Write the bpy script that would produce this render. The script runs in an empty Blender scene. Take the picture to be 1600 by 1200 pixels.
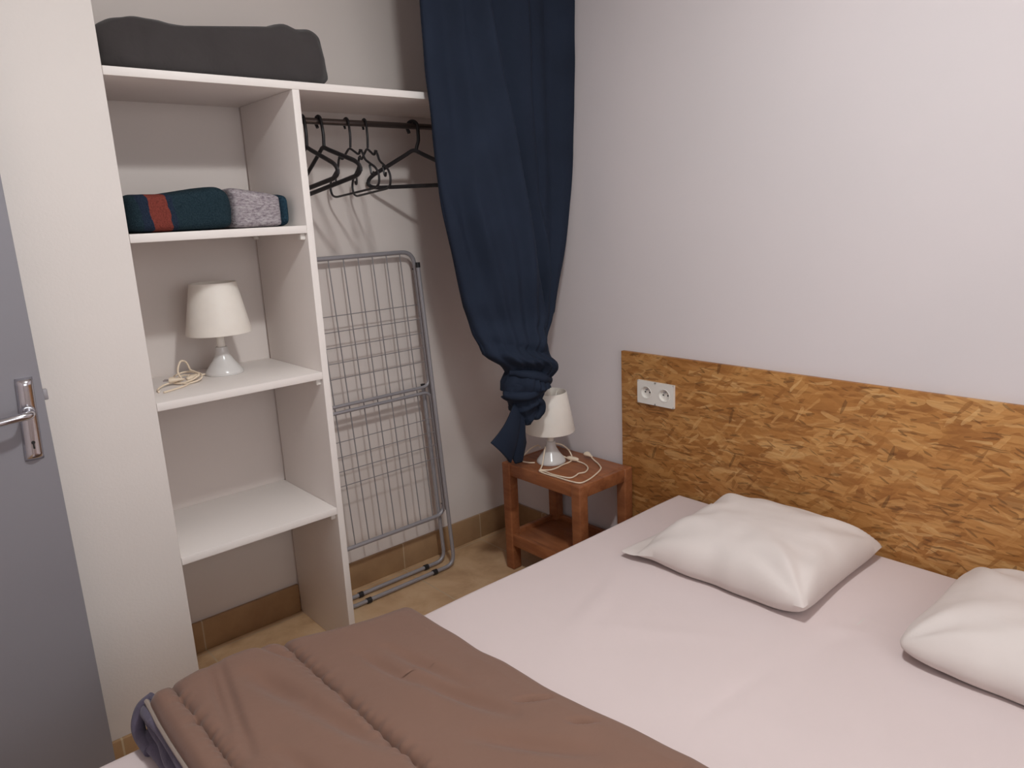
import bpy, bmesh, math, random
from math import sin, cos, pi, sqrt, exp
from mathutils import Vector, Matrix, noise
random.seed(4)
C = bpy.context.scene.collection
sc = bpy.context.scene
sc.view_settings.view_transform = 'Standard'
sc.view_settings.look = 'None'
sc.view_settings.exposure = 0.0
sc.view_settings.gamma = 1.0

# ------------------------------------------------------------------ materials
def lin(c):
    c = c / 255.0
    return c / 12.92 if c <= 0.04045 else ((c + 0.055) / 1.055) ** 2.4
def rgb(r, g, b): return (lin(r), lin(g), lin(b), 1.0)

class Mat:
    def __init__(s, name, color, rough=0.6, metal=0.0, spec=0.5):
        s.m = bpy.data.materials.new(name); s.m.use_nodes = True
        s.t = s.m.node_tree; s.n = s.t.nodes; s.l = s.t.links
        s.b = s.n['Principled BSDF']
        s.b.inputs['Base Color'].default_value = color
        s.b.inputs['Roughness'].default_value = rough
        s.b.inputs['Metallic'].default_value = metal
        s.b.inputs['Specular IOR Level'].default_value = spec
    def add(s, t, **kw):
        n = s.n.new(t)
        for k, v in kw.items(): setattr(n, k, v)
        return n
    def link(s, a, b): s.l.new(a, b)
    def coords(s): return s.add('ShaderNodeTexCoord').outputs['Object']
    def mapping(s, vec, scale=(1, 1, 1), rot=(0, 0, 0), loc=(0, 0, 0)):
        m = s.add('ShaderNodeMapping')
        m.inputs['Scale'].default_value = scale; m.inputs['Rotation'].default_value = rot
        m.inputs['Location'].default_value = loc
        s.link(vec, m.inputs['Vector']); return m.outputs['Vector']
    def noise(s, vec, scale, detail=3, rough=0.5, dist=0.0):
        n = s.add('ShaderNodeTexNoise'); n.inputs['Scale'].default_value = scale
        n.inputs['Detail'].default_value = detail; n.inputs['Roughness'].default_value = rough
        n.inputs['Distortion'].default_value = dist
        s.link(vec, n.inputs['Vector']); return n.outputs['Fac']
    def ramp(s, fac, stops, interp='LINEAR'):
        r = s.add('ShaderNodeValToRGB'); e = r.color_ramp.elements; r.color_ramp.interpolation = interp
        while len(e) < len(stops): e.new(0.5)
        for el, (p, c) in zip(e, stops): el.position = p; el.color = c
        s.link(fac, r.inputs['Fac']); return r.outputs['Color']
    def mix(s, fac, a, b, blend='MIX'):
        n = s.add('ShaderNodeMix', data_type='RGBA', blend_type=blend)
        for sock, v in ((n.inputs['Factor'], fac), (n.inputs['A'], a), (n.inputs['B'], b)):
            pass
        ins = [i for i in n.inputs if i.enabled]
        f, A, B = ins[0], ins[1], ins[2]
        for sock, v in ((f, fac), (A, a), (B, b)):
            if isinstance(v, (int, float, tuple)): sock.default_value = v
            else: s.link(v, sock)
        return [o for o in n.outputs if o.enabled][0]
    def math(s, op, a, b=None):
        n = s.add('ShaderNodeMath', operation=op)
        for i, v in enumerate((a, b)):
            if v is None: continue
            if isinstance(v, (int, float)): n.inputs[i].default_value = v
            else: s.link(v, n.inputs[i])
        return n.outputs[0]
    def color(s, out): s.link(out, s.b.inputs['Base Color']); return s
    def bump(s, fac, strength=0.3, dist=0.01):
        n = s.add('ShaderNodeBump'); n.inputs['Strength'].default_value = strength
        n.inputs['Distance'].default_value = dist
        s.link(fac, n.inputs['Height']); s.link(n.outputs['Normal'], s.b.inputs['Normal']); return s

def paint(name, c1, c2, rough=0.75, scale=2.0, bump=0.05):
    M = Mat(name, c1, rough, spec=0.3); v = M.coords()
    M.color(M.ramp(M.noise(v, scale, 4), [(0.3, c1), (0.7, c2)]))
    M.bump(M.noise(v, 160, 2), bump, 0.002)
    return M.m

def plain(name, c, rough=0.5, metal=0.0, spec=0.5, var=0.06):
    M = Mat(name, c, rough, metal, spec); v = M.coords()
    d = tuple(x * (1 - var) for x in c[:3]) + (1,)
    M.color(M.ramp(M.noise(v, 9, 3), [(0.3, d), (0.7, c)]))
    return M.m

def cloth(name, c, var=0.10, weave=900, bump=0.25, soft=14, softd=0.006, rough=0.9, sheen=0.15):
    M = Mat(name, c, rough, spec=0.2); v = M.coords()
    d = tuple(x * (1 - var) for x in c[:3]) + (1,)
    M.color(M.ramp(M.noise(v, 7, 4), [(0.3, d), (0.7, c)]))
    n1 = M.noise(v, soft, 3, 0.5, 0.6); n2 = M.noise(v, weave, 1)
    M.bump(M.math('ADD', n1, M.math('MULTIPLY', n2, 0.05)), bump, softd)
    M.b.inputs['Sheen Weight'].default_value = sheen
    return M.m

m_wall = paint('wall_paint', rgb(221, 211, 212), rgb(217, 208, 209))
m_wallb = paint('warm_wall_paint', rgb(223, 211, 205), rgb(219, 207, 201))
m_pier = paint('pier_paint', rgb(228, 219, 214), rgb(224, 215, 210), scale=3, bump=0.15)
m_ceil = paint('ceiling_paint', rgb(228, 222, 218), rgb(224, 218, 214))
m_white = paint('white_melamine', rgb(239, 230, 225), rgb(235, 226, 221), rough=0.45, scale=4, bump=0.02)
m_clip = plain('white_plastic', rgb(235, 229, 222), 0.4)
m_door = paint('grey_door_paint', rgb(141, 138, 144), rgb(137, 133, 139), rough=0.5, scale=2, bump=0.03)
m_chrome = plain('chrome', rgb(205, 203, 208), 0.16, 1.0, var=0.03)
m_dark = plain('dark_hole', rgb(28, 26, 27), 0.7)
m_black = plain('black_plastic', rgb(32, 30, 33), 0.45)
m_steel = plain('grey_coated_steel', rgb(160, 155, 159), 0.42, 0.25)
m_wire = plain('grey_wire', rgb(144, 138, 139), 0.5, 0.2)
m_rail = plain('rail_metal', rgb(104, 94, 90), 0.32, 0.7)
m_cord = plain('cream_plastic_cord', rgb(236, 216, 192), 0.5)

def floor_mat():
    M = Mat('beige_floor_tile', rgb(140, 110, 76), 0.42, spec=0.4); v = M.coords()
    b = M.add('ShaderNodeTexBrick'); b.offset = 0.0
    b.inputs['Scale'].default_value = 1.0
    b.inputs['Brick Width'].default_value = 0.38; b.inputs['Row Height'].default_value = 0.38
    b.inputs['Mortar Size'].default_value = 0.003; b.inputs['Mortar Smooth'].default_value = 0.2
    b.inputs['Color1'].default_value = (1, 1, 1, 1); b.inputs['Color2'].default_value = (0.92, 0.92, 0.92, 1)
    b.inputs['Mortar'].default_value = (0, 0, 0, 1)
    M.link(M.mapping(v, loc=(0.21, 0.03, 0)), b.inputs['Vector'])
    body = M.ramp(M.noise(v, 5.5, 6, 0.6, 0.4), [(0.28, rgb(168, 132, 98)), (0.5, rgb(200, 163, 126)), (0.72, rgb(216, 186, 150))])
    col = M.mix(b.outputs['Color'], rgb(192, 166, 136), body)
    M.color(col); M.bump(M.noise(v, 30, 3), 0.08, 0.003)
    return M.m
def skirt_mat(name, axis):
    M = Mat(name, rgb(140, 105, 70), 0.4); v = M.coords()
    s = M.add('ShaderNodeSeparateXYZ'); M.link(v, s.inputs[0])
    a = s.outputs[axis]
    f = M.math('FRACT', M.math('DIVIDE', M.math('ADD', a, 10.21), 0.385))
    grout = M.math('LESS_THAN', f, 0.012)
    cell = M.math('FLOOR', M.math('DIVIDE', M.math('ADD', a, 10.21), 0.385))
    wn = M.add('ShaderNodeTexWhiteNoise', noise_dimensions='1D'); M.link(cell, wn.inputs['W'])
    body = M.ramp(M.noise(v, 7, 5, 0.6), [(0.3, rgb(142, 106, 74)), (0.7, rgb(172, 136, 98))])
    body = M.mix(M.math('MULTIPLY', wn.outputs['Value'], 0.5), body, rgb(176, 144, 112))
    M.color(M.mix(grout, body, rgb(186, 164, 136)))
    return M.m
def osb_mat():
    M = Mat('oriented_strand_board', rgb(170, 115, 60), 0.5, spec=0.35); v = M.coords()
    s = M.add('ShaderNodeSeparateXYZ'); M.link(v, s.inputs[0])
    c = M.add('ShaderNodeCombineXYZ'); M.link(s.outputs[1], c.inputs[0]); M.link(s.outputs[2], c.inputs[1])
    p = c.outputs[0]
    # gentle warp so that flake edges are not ruler straight
    nz = M.add('ShaderNodeTexNoise'); nz.inputs['Scale'].default_value = 14; nz.inputs['Detail'].default_value = 3
    M.link(p, nz.inputs['Vector'])
    vm = M.add('ShaderNodeVectorMath', operation='MULTIPLY_ADD')
    M.link(nz.outputs['Color'], vm.inputs[0]); vm.inputs[1].default_value = (0.018, 0.018, 0); M.link(p, vm.inputs[2])
    p = vm.outputs[0]
    tones = [(0.12, rgb(126, 78, 38)), (0.32, rgb(160, 104, 54)), (0.55, rgb(184, 127, 70)), (0.78, rgb(204, 151, 91)), (0.95, rgb(222, 180, 124))]
    base = M.ramp(M.noise(p, 5, 5), [(0.3, rgb(160, 104, 52)), (0.7, rgb(186, 130, 72))])
    col = base; height = None
    layers = [(0.15, 5.5, 24, .40), (-0.35, 6, 26, .5), (0.7, 7, 30, .6), (0.05, 5, 22, .55), (-0.9, 8, 36, .66),
              (1.35, 8, 34, .76), (0.3, 6, 34, .6), (-0.18, 5, 30, .62), (-0.6, 10, 46, .72), (0.5, 11, 54, .74), (0.0, 6, 32, .68), (-0.08, 9, 60, .76), (0.25, 15, 90, .72), (-0.3, 17, 80, .74), (0.9, 18, 80, .8), (0.04, 13, 120, .74)]
    for i, (ang, sx, sy, th) in enumerate(layers):
        q = M.mapping(p, scale=(1, 1, 1), rot=(0, 0, ang), loc=(i * 3.17, i * 1.71, 0))
        q2 = M.mapping(q, scale=(sx, sy, 1))
        vo = M.add('ShaderNodeTexVoronoi', voronoi_dimensions='2D', feature='F1', distance='MINKOWSKI')
        vo.inputs['Scale'].default_value = 1.0; vo.inputs['Exponent'].default_value = 3.0
        M.link(q2, vo.inputs['Vector'])
        sp = M.add('ShaderNodeSeparateColor'); M.link(vo.outputs['Color'], sp.inputs[0])
        grain = M.noise(M.mapping(q, scale=(12, 190, 1)), 1.0, 3)
        t = M.math('ADD', M.math('MULTIPLY', sp.outputs[1], 0.72), M.math('MULTIPLY', grain, 0.34))
        fc = M.ramp(t, tones)
        mask = M.math('GREATER_THAN', sp.outputs[0], th)
        edge = M.math('LESS_THAN', vo.outputs['Distance'], 0.52)
        mk = M.math('MULTIPLY', M.math('MULTIPLY', mask, edge), 0.50 if i < 7 else 0.62)
        col = M.mix(mk, col, fc)
    st = M.noise(M.mapping(p, scale=(9, 120, 1)), 1.0, 4, 0.6)
    col = M.mix(M.math('MULTIPLY', M.math('SUBTRACT', st, 0.42), 0.9), col, rgb(128, 80, 40))
    # few dark slivers, both long and thin
    for i, (ang, sx, sy, th) in enumerate([(0.2, 20, 110, .972), (-0.5, 26, 140, .972), (1.25, 15, 75, .988), (0.02, 10, 190, .968), (-0.25, 34, 190, .955), (0.1, 40, 160, .945)]):
        q = M.mapping(p, rot=(0, 0, ang), loc=(i * 2.3 + 9, i * 4.1, 0))
        vo = M.add('ShaderNodeTexVoronoi', voronoi_dimensions='2D'); vo.inputs['Scale'].default_value = 1.0
        M.link(M.mapping(q, scale=(sx, sy, 1)), vo.inputs['Vector'])
        sp = M.add('ShaderNodeSeparateColor'); M.link(vo.outputs['Color'], sp.inputs[0])
        mk = M.math('MULTIPLY', M.math('GREATER_THAN', sp.outputs[0], th), M.math('LESS_THAN', vo.outputs['Distance'], 0.40))
        col = M.mix(M.math('MULTIPLY', mk, 0.5 if i < 4 else 0.4), col, rgb(84, 54, 30))
    M.color(col)
    M.bump(M.noise(p, 60, 3), 0.12, 0.002)
    return M.m
def wood_mat():
    M = Mat('reddish_stained_wood', rgb(140, 78, 46), 0.42, spec=0.4); v = M.coords()
    n = M.noise(M.mapping(v, scale=(30, 6, 30)), 1.0, 5, 0.6, 0.5)
    M.color(M.ramp(n, [(0.25, rgb(124, 72, 44)), (0.5, rgb(150, 92, 58)), (0.75, rgb(170, 108, 70))]))
    M.bump(n, 0.08, 0.002)
    return M.m
def blanket_mat():
    M = Mat('teal_wool', rgb(24, 42, 52), 0.95, spec=0.1); v = M.coords()
    s = M.add('ShaderNodeSeparateXYZ'); M.link(v, s.inputs[0])
    x = M.math('ADD', s.outputs[0], M.math('MULTIPLY', M.math('SUBTRACT', M.noise(v, 40, 2), 0.5), 0.012))
    x = M.math('ADD', x, M.math('MULTIPLY', s.outputs[2], 0.14))
    red = M.math('MULTIPLY', M.math('GREATER_THAN', x, -0.083), M.math('LESS_THAN', x, -0.039))
    nv = M.math('MULTIPLY', M.math('GREATER_THAN', x, -0.105), M.math('LESS_THAN', x, -0.026))
    f = M.noise(v, 300, 2)
    teal = M.ramp(f, [(0.3, rgb(26, 40, 48)), (0.7, rgb(42, 58, 66))])
    navy = M.ramp(f, [(0.3, rgb(30, 38, 54)), (0.7, rgb(42, 52, 68))])
    r = M.ramp(f, [(0.3, rgb(104, 50, 44)), (0.7, rgb(134, 66, 56))])
    M.color(M.mix(red, M.mix(nv, teal, navy), r)); M.bump(f, 0.5, 0.003)
    return M.m
def knit_mat():
    M = Mat('grey_wool', rgb(140, 130, 138), 0.95, spec=0.1); v = M.coords()
    f = M.noise(M.mapping(v, scale=(60, 60, 160)), 1.5, 4, 0.7)
    M.color(M.ramp(f, [(0.35, rgb(118, 106, 114)), (0.5, rgb(158, 148, 152)), (0.68, rgb(184, 176, 178))])); M.bump(f, 0.6, 0.004)
    return M.m
m_floor = floor_mat(); m_skx = skirt_mat('skirting_tile_x', 0); m_sky = skirt_mat('skirting_tile_y', 1)
m_osb = osb_mat(); m_wood = wood_mat(); m_blanket = blanket_mat(); m_knit = knit_mat()
m_curtain = cloth('navy_curtain_cloth', rgb(33, 41, 57), 0.22, bump=0.3, soft=26, softd=0.004, rough=0.85, sheen=0.0)
m_duvet = cloth('mauve_brown_cotton', rgb(127, 96, 82), 0.05, bump=0.35, soft=22, softd=0.004)
m_lining = cloth('grey_lilac_lining', rgb(104, 96, 114), 0.35, bump=0.5, soft=30, softd=0.008)
m_hem = cloth('pale_hem', rgb(160, 144, 134), 0.1)
m_sheet = cloth('pale_pink_white_sheet', rgb(214, 197, 195), 0.02, bump=0.22, soft=6, softd=0.010, sheen=0.05)
m_pillow = cloth('white_pillow_cotton', rgb(219, 207, 202), 0.04, bump=0.3, soft=11, softd=0.006, sheen=0.05)
m_bolster = cloth('charcoal_cloth', rgb(68, 63, 63), 0.16, bump=0.5, soft=20, softd=0.006)
m_mattress = cloth('mattress_ticking', rgb(214, 206, 200), 0.05)
M = Mat('lamp_shade_plastic', rgb(234, 222, 210), 0.55); M.b.inputs['Subsurface Weight'].default_value = 0.15
M.b.inputs['Subsurface Radius'].default_value = (0.02, 0.018, 0.015)
_v = M.coords(); M.color(M.ramp(M.noise(_v, 20, 2), [(0.3, rgb(234, 225, 216)), (0.7, rgb(240, 232, 223))])); m_shade = M.m
M = Mat('clear_lamp_base', rgb(225, 222, 222), 0.2); M.b.inputs['Transmission Weight'].default_value = 0.18
_v = M.coords(); M.color(M.ramp(M.noise(_v, 20, 2), [(0.3, rgb(228, 222, 219)), (0.7, rgb(234, 229, 226))])); m_lbase = M.m

# ------------------------------------------------------------------ mesh helpers: each returns (verts, faces)
def join(*parts):
    V, F = [], []
    for v, f in parts:
        o = len(V); V += [Vector(p) for p in v]; F += [tuple(i + o for i in q) for q in f]
    return V, F
def move(g, loc=(0, 0, 0), rot=None, scale=None):
    M = Matrix.Translation(loc)
    if rot is not None: M = M @ rot.to_4x4()
    if scale is not None: M = M @ Matrix.Diagonal((*scale, 1))
    return [M @ Vector(v) for v in g[0]], g[1]
def rbox(x0, x1, y0, y1, z0, z1, bev=0.002, seg=2):
    bm = bmesh.new(); bmesh.ops.create_cube(bm, size=1.0)
    for v in bm.verts:
        v.co = Vector(((x0 + x1) / 2 + v.co.x * (x1 - x0), (y0 + y1) / 2 + v.co.y * (y1 - y0), (z0 + z1) / 2 + v.co.z * (z1 - z0)))
    if bev: bmesh.ops.bevel(bm, geom=bm.edges[:], offset=bev, segments=seg, profile=0.5, affect='EDGES')
    bm.verts.index_update()
    r = ([v.co.copy() for v in bm.verts], [tuple(v.index for v in f.verts) for f in bm.faces]); bm.free(); return r
def catmull(P, n=8, closed=False):
    P = [Vector(p) for p in P]; out = []; N = len(P)
    for i in range(N if closed else N - 1):
        a, b = P[i], P[(i + 1) % N]
        p0 = P[(i - 1) % N] if closed or i > 0 else a * 2 - b
        p3 = P[(i + 2) % N] if closed or i + 2 < N else b * 2 - a
        for k in range(n):
            t = k / n
            out.append(0.5 * ((2 * a) + (b - p0) * t + (2 * p0 - 5 * a + 4 * b - p3) * t * t + (3 * a - p0 - 3 * b + p3) * t ** 3))
    if not closed: out.append(P[-1])
    return out
def tube(path, r, seg=8, closed=False, caps=True):
    P = [Vector(p) for p in path]; N = len(P)
    rr = r if callable(r) else (lambda t: r)
    V, F = [], []; up = None
    for i, p in enumerate(P):
        a = P[(i - 1) % N] if closed or i > 0 else p
        b = P[(i + 1) % N] if closed or i < N - 1 else p
        t = (b - a).normalized()
        if up is None:
            up = t.orthogonal().normalized()
        up = (up - t * up.dot(t))
        up = up.normalized() if up.length > 1e-6 else t.orthogonal().normalized()
        sd = t.cross(up); rad = rr(i / max(1, N - 1))
        for k in range(seg):
            q = 2 * pi * k / seg; V.append(p + (up * cos(q) + sd * sin(q)) * rad)
    M = N if closed else N - 1
    for i in range(M):
        for k in range(seg):
            j = (i + 1) % N
            F.append((i * seg + k, i * seg + (k + 1) % seg, j * seg + (k + 1) % seg, j * seg + k))
    if caps and not closed:
        F.append(tuple(range(seg))[::-1]); F.append(tuple((N - 1) * seg + k for k in range(seg)))
    return V, F
def lathe(prof, seg=40, close_top=False, close_bottom=False):
    V, F = [], []; n = len(prof)
    for r, z in prof:
        for k in range(seg): V.append(Vector((r * cos(2 * pi * k / seg), r * sin(2 * pi * k / seg), z)))
    for i in range(n - 1):
        for k in range(seg): F.append((i * seg + k, i * seg + (k + 1) % seg, (i + 1) * seg + (k + 1) % seg, (i + 1) * seg + k))
    if close_bottom: F.append(tuple(range(seg))[::-1])
    if close_top: F.append(tuple((n - 1) * seg + k for k in range(seg)))
    return V, F
def grid(nu, nv, fn, closed_u=False):
    V = [Vector(fn(i / (nu if closed_u else nu - 1), j / (nv - 1))) for j in range(nv) for i in range(nu)]
    F = []
    for j in range(nv - 1):
        for i in range(nu if closed_u else nu - 1):
            k = (i + 1) % nu; F.append((j * nu + i, j * nu + k, (j + 1) * nu + k, (j + 1) * nu + i))
    return V, F
def rounded_loop(corners, r, n=6, closed=True):
    """polyline through corners with rounded bends"""
    P = [Vector(c) for c in corners]; out = []; N = len(P)
    for i, p in enumerate(P):
        if not closed and i in (0, N - 1): out.append(p); continue
        a = (P[(i - 1) % N] - p).normalized(); b = (P[(i + 1) % N] - p).normalized()
        s, e = p + a * r, p + b * r
        for k in range(n + 1):
            t = k / n; out.append(s * (1 - t) ** 2 + p * 2 * t * (1 - t) + e * t * t)
    return out

# ------------------------------------------------------------------ object helpers
def empty(name, loc, label=None, cat=None, group=None):
    o = bpy.data.objects.new(name, None); o.empty_display_size = 0.05; C.objects.link(o); o.location = loc
    if label: o['label'] = label; o['category'] = cat
    if group: o['group'] = group
    return o
def obj(name, g, mat, parent=None, smooth=True, origin=None, sharp=40):
    """link the geometry g, given in world coordinates (or in the parent's own frame when origin is 'local')"""
    V, F = g
    if origin == 'local': off = Vector((0, 0, 0))
    elif parent is not None: off = wloc(parent)
    elif origin is not None: off = Vector(origin)
    else: off = sum((Vector(v) for v in V), Vector()) / len(V)
    me = bpy.data.meshes.new(name); me.from_pydata([tuple(Vector(v) - off) for v in V], [], F); me.validate()
    bm = bmesh.new(); bm.from_mesh(me); bmesh.ops.recalc_face_normals(bm, faces=bm.faces[:]); bm.to_mesh(me); bm.free()
    me.materials.append(mat)
    if smooth:
        me.polygons.foreach_set('use_smooth', [True] * len(me.polygons)); me.set_sharp_from_angle(angle=math.radians(sharp))
    o = bpy.data.objects.new(name, me); C.objects.link(o)
    if parent is not None: o.parent = parent
    elif origin != 'local': o.location = off
    return o
def wloc(o):
    v = Vector(o.location)
    while o.parent is not None: o = o.parent; v += Vector(o.location)
    return v
def tag(o, label, cat, group=None):
    o['label'] = label; o['category'] = cat
    if group: o['group'] = group
    return o
def struct(name, g, mat, parent=None, **kw):
    o = obj(name, g, mat, parent, **kw)
    if parent is None: o['kind'] = 'structure'
    return o
def copy_tree(o, parent=None):
    c = o.copy(); C.objects.link(c)
    if parent is not None: c.parent = parent
    for ch in [x for x in list(o.children)]: copy_tree(ch, c)
    return c
def nz(x, y, z=0.0): return noise.noise(Vector((x, y, z)))
def smooth01(t): t = max(0.0, min(1.0, t)); return t * t * (3 - 2 * t)
def rnd(d, r):
    """quarter round profile: 0 at d=0 rising to 1 at d=r"""
    if d <= 0: return 0.0
    return 1.0 if d >= r else sqrt(max(0.0, 1 - (1 - d / r) ** 2))
def lerp_table(T, t):
    if t <= T[0][0]: return T[0][1]
    for (a, va), (b, vb) in zip(T, T[1:]):
        if t <= b:
            k = (t - a) / (b - a); return va + (vb - va) * k
    return T[-1][1]
def lin_table(T, t): return lerp_table(T, t)
def spline_table(T, t):
    for i in range(len(T) - 1):
        a, b = T[i][0], T[i + 1][0]
        if t <= b or i == len(T) - 2:
            k = max(0.0, min(1.0, (t - a) / (b - a)))
            p1, p2 = T[i][1], T[i + 1][1]
            p0 = T[i - 1][1] if i else p1; p3 = T[i + 2][1] if i + 2 < len(T) else p2
            return 0.5 * (2 * p1 + (p2 - p0) * k + (2 * p0 - 5 * p1 + 4 * p2 - p3) * k * k + (3 * p1 - p0 - 3 * p2 + p3) * k ** 3)

# ------------------------------------------------------------------ the room
ZC = 2.40; XL = -2.62; YF = -3.40
D = 0.367            # closet depth
XP = -1.475          # inner edge of the pier
XD = -1.0186; TD = 0.0206   # divider: left face and thickness
struct('floor', rbox(XL, 0, YF, 0, -0.05, 0, 0), m_floor, smooth=False, origin=(0, 0, 0))
struct('ceiling', rbox(XL, 0, YF, 0, ZC, ZC + 0.05, 0), m_ceil, smooth=False)
struct('wall_back', rbox(XL - 0.1, 0.1, 0, 0.1, -0.05, ZC + 0.05, 0), m_wallb, smooth=False)
struct('wall_right', rbox(0, 0.1, YF - 0.1, 0, -0.05, ZC + 0.05, 0), m_wall, smooth=False)
struct('wall_left', rbox(XL - 0.1, XL, YF - 0.1, 0, -0.05, ZC + 0.05, 0), m_wall, smooth=False)
struct('wall_front', rbox(XL, 0, YF - 0.1, YF, -0.05, ZC + 0.05, 0), m_wall, smooth=False)
struct('wall_closet', rbox(XL, XP, -D, 0, 0, ZC, 0.003), m_pier)
HB = 0.104
struct('baseboard_back', join(rbox(XP, XD - 0.0005, -0.012, 0, 0, HB, 0.002), rbox(XD + TD + 0.0005, 0, -0.012, 0, 0, HB, 0.002)), m_skx, origin=(0, 0, 0))
struct('baseboard_right', rbox(-0.012, 0, -2.95, -0.012, 0, HB, 0.002), m_sky, origin=(0, 0, 0))
struct('baseboard_closet', rbox(XL, XP, -D - 0.012, -D, 0, 0.066, 0.002), m_skx, origin=(0.05, 0, 0))

# open door leaf with its handle
door = struct('door_1', rbox(-2.575, -1.7225, -0.47, -0.43, 0.008, 2.02, 0.002), m_door)
lb = obj('latch_bolt', rbox(-1.7225, -1.7125, -0.456, -0.444, 0.988, 1.012, 0.002), m_steel, door)
def handle_plate():
    def fn(u, v):
        z = 0.866 + v * 0.180; w = 0.0165 + 0.0015 * (1 - v)
        cx = -1.7535 - 0.0085 * (1 - v)
        endr = min(1.0, rnd(min(v, 1 - v) * 0.18, 0.008) + 0.0)
        a = pi * u
        return (cx - w * cos(a), -0.47 - 0.0145 * max(0.0, sin(a)) * (0.25 + 0.75 * endr), z)
    g = grid(17, 24, fn)
    V, F = g; n = 17
    V = list(V)
    F = list(F) + [tuple(range(n)), tuple(range(len(V) - n, len(V)))]
    return V, F
hd = obj('handle_plate', handle_plate(), m_chrome, door, sharp=70)
zl = 0.975; xl = -1.7585
lev = tube(catmull([(xl, -0.480, zl), (xl, -0.510, zl), (xl - 0.006, -0.524, zl), (xl - 0.03, -0.529, zl - .001), (xl - 0.065, -0.528, zl - .004), (xl - 0.105, -0.521, zl - .004)], 8), lambda t: 0.0095 - 0.002 * t, 14)
obj('lever', lev, m_chrome, hd)
obj('rosette', move(lathe([(0.0, 0.008), (0.011, 0.007), (0.0135, 0.004), (0.014, 0.0)], 24), (xl, -0.480, zl), Matrix.Rotation(pi / 2, 3, 'X')), m_chrome, hd)
obj('keyhole', join(move(lathe([(0.0, 0.0006), (0.0036, 0.0004), (0.0038, 0)], 16), (-1.7605, -0.4848, 0.907), Matrix.Rotation(pi / 2, 3, 'X')),
                    rbox(-1.7622, -1.7588, -0.4852, -0.4838, 0.893, 0.906, 0.0004)), m_dark, hd)

# ------------------------------------------------------------------ closet unit
unit = empty('shelving_unit', (XD, -D / 2, 0), 'white built-in closet shelving with tall divider and stacked shelves beside the wall pier', 'shelves')
obj('top_shelf', rbox(XP, 0, -D, -0.0005, 1.687, 1.707, 0.0012), m_white, unit)
obj('divider', join(rbox(XD, XD + TD, -D, -0.0125, 0, 1.6868, 0.0012)), m_white, unit)
SH = [1.331, 0.914, 0.492]
for z in SH:
    s = obj('shelf', rbox(XP, XD - 0.0002, -D, -0.0005, z - 0.021, z, 0.0012), m_white, unit)
    obj('shelf_support', rbox(XD - 0.016, XD - 0.0003, -D + 0.012, -D + 0.034, z - 0.039, z - 0.0215, 0.003), m_clip, s)
    obj('shelf_support', rbox(XD - 0.013, XD - 0.0003, -0.040, -0.022, z - 0.0365, z - 0.0215, 0.003), m_clip, s)

YR, ZR, RR = -0.18, 1.634, 0.0095
rail = obj('clothes_rail', tube([(XD + TD + 0.0005, YR, ZR), (-0.0005, YR, ZR - 0.003)], RR, 20), m_rail)
tag(rail, 'round metal clothes rail fixed under the right half of the top shelf', 'clothes rail')

# ------------------------------------------------------------------ hangers (local: rail axis along y through the origin, hanger in the xz plane)
def make_hanger(kind):
    t = empty('clothes_hanger', (0, 0, 0))
    r = 0.0036 if kind == 'slim' else 0.0068
    hr = {'slim': 0.0036, 'thick': 0.0048, 'wide': 0.0058}[kind]
    ap = -0.070 if kind == 'wide' else -0.074
    R = (RR if kind != 'wide' else RR / 0.78) + hr + 0.0012
    hook = [(-R * cos(math.radians(-40 + 220 * k / 14)), 0, R * sin(math.radians(-40 + 220 * k / 14))) for k in range(15)]
    hook = [(hook[0][0] + 0.0015, 0, hook[0][2] - 0.006)] + hook + [(R + 0.0005, 0, -0.02), (R, 0, -0.042), (R * 0.7, 0, ap + 0.012), (R * 0.5, 0, ap)]
    obj('hook', tube(catmull(hook, 3), hr, 10), m_black, t, origin='local')
    if kind == 'slim':
        W = 0.150
        P = [(0, 0, ap), (0.022, 0, ap - .012), (0.052, 0, ap - .030), (0.058, 0, ap - .016), (0.070, 0, ap - .019), (0.082, 0, ap - .048), (W - 0.015, 0, ap - .078), (W, 0, ap - .10), (W - 0.006, 0, ap - .128), (W - 0.03, 0, ap - .136)]
        Q = [(-x, y, z) for x, y, z in P[::-1]]
        body = tube(rounded_loop(P + Q[:-1], 0.012, 4), r, 8, closed=True)
        nub = [tube(catmull([(s * 0.104, 0, ap - .066), (s * 0.108, 0, ap - .092), (s * 0.116, 0, ap - .098), (s * 0.122, 0, ap - .088)], 4), r * 0.9, 8) for s in (-1, 1)]
        obj('hanger_frame', join(body, *nub), m_black, t, origin='local')
    else:
        W = 0.182
        P = [(0, 0, ap), (0.03, 0, ap - .016), (W - 0.02, 0, ap - .078), (W, 0, ap - .096), (W - 0.004, 0, ap - .112), (W - 0.03, 0, ap - .118)]
        Q = [(-x, y, z) for x, y, z in P[::-1]]
        body = tube(rounded_loop(P + Q[:-1], 0.014, 5), r, 10, closed=True)
        V, F = body; V = [Vector((v.x, v.y * 0.75, v.z)) for v in V]
        obj('hanger_frame', (V, F), m_black, t, origin='local')
    t['drop'] = -(R - hr - RR) + 0.0003
    return t
protos = {k: make_hanger(k) for k in ('thick', 'slim', 'wide')}
drops = {k: p['drop'] for k, p in protos.items()}
HG = 'clothes hangers on the rail'
hang = [  # x along the rail, yaw, roll, kind, label
    (-0.905, 92, -6, 'thick', 'black plastic hanger nearest the white divider, half hidden behind it'),
    (-0.852, 87, -8, 'thick', 'thick black plastic hanger, second from the divider'),
    (-0.758, 89, -4, 'slim', 'thin black hanger with notches, third from the divider'),
    (-0.694, 97, -3, 'slim', 'thin black hanger beside the big one nearest the curtain'),
    (-0.512, 60, 1, 'wide', 'large black plastic hanger turned sideways, closest to the navy curtain')]
used = set()
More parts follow.
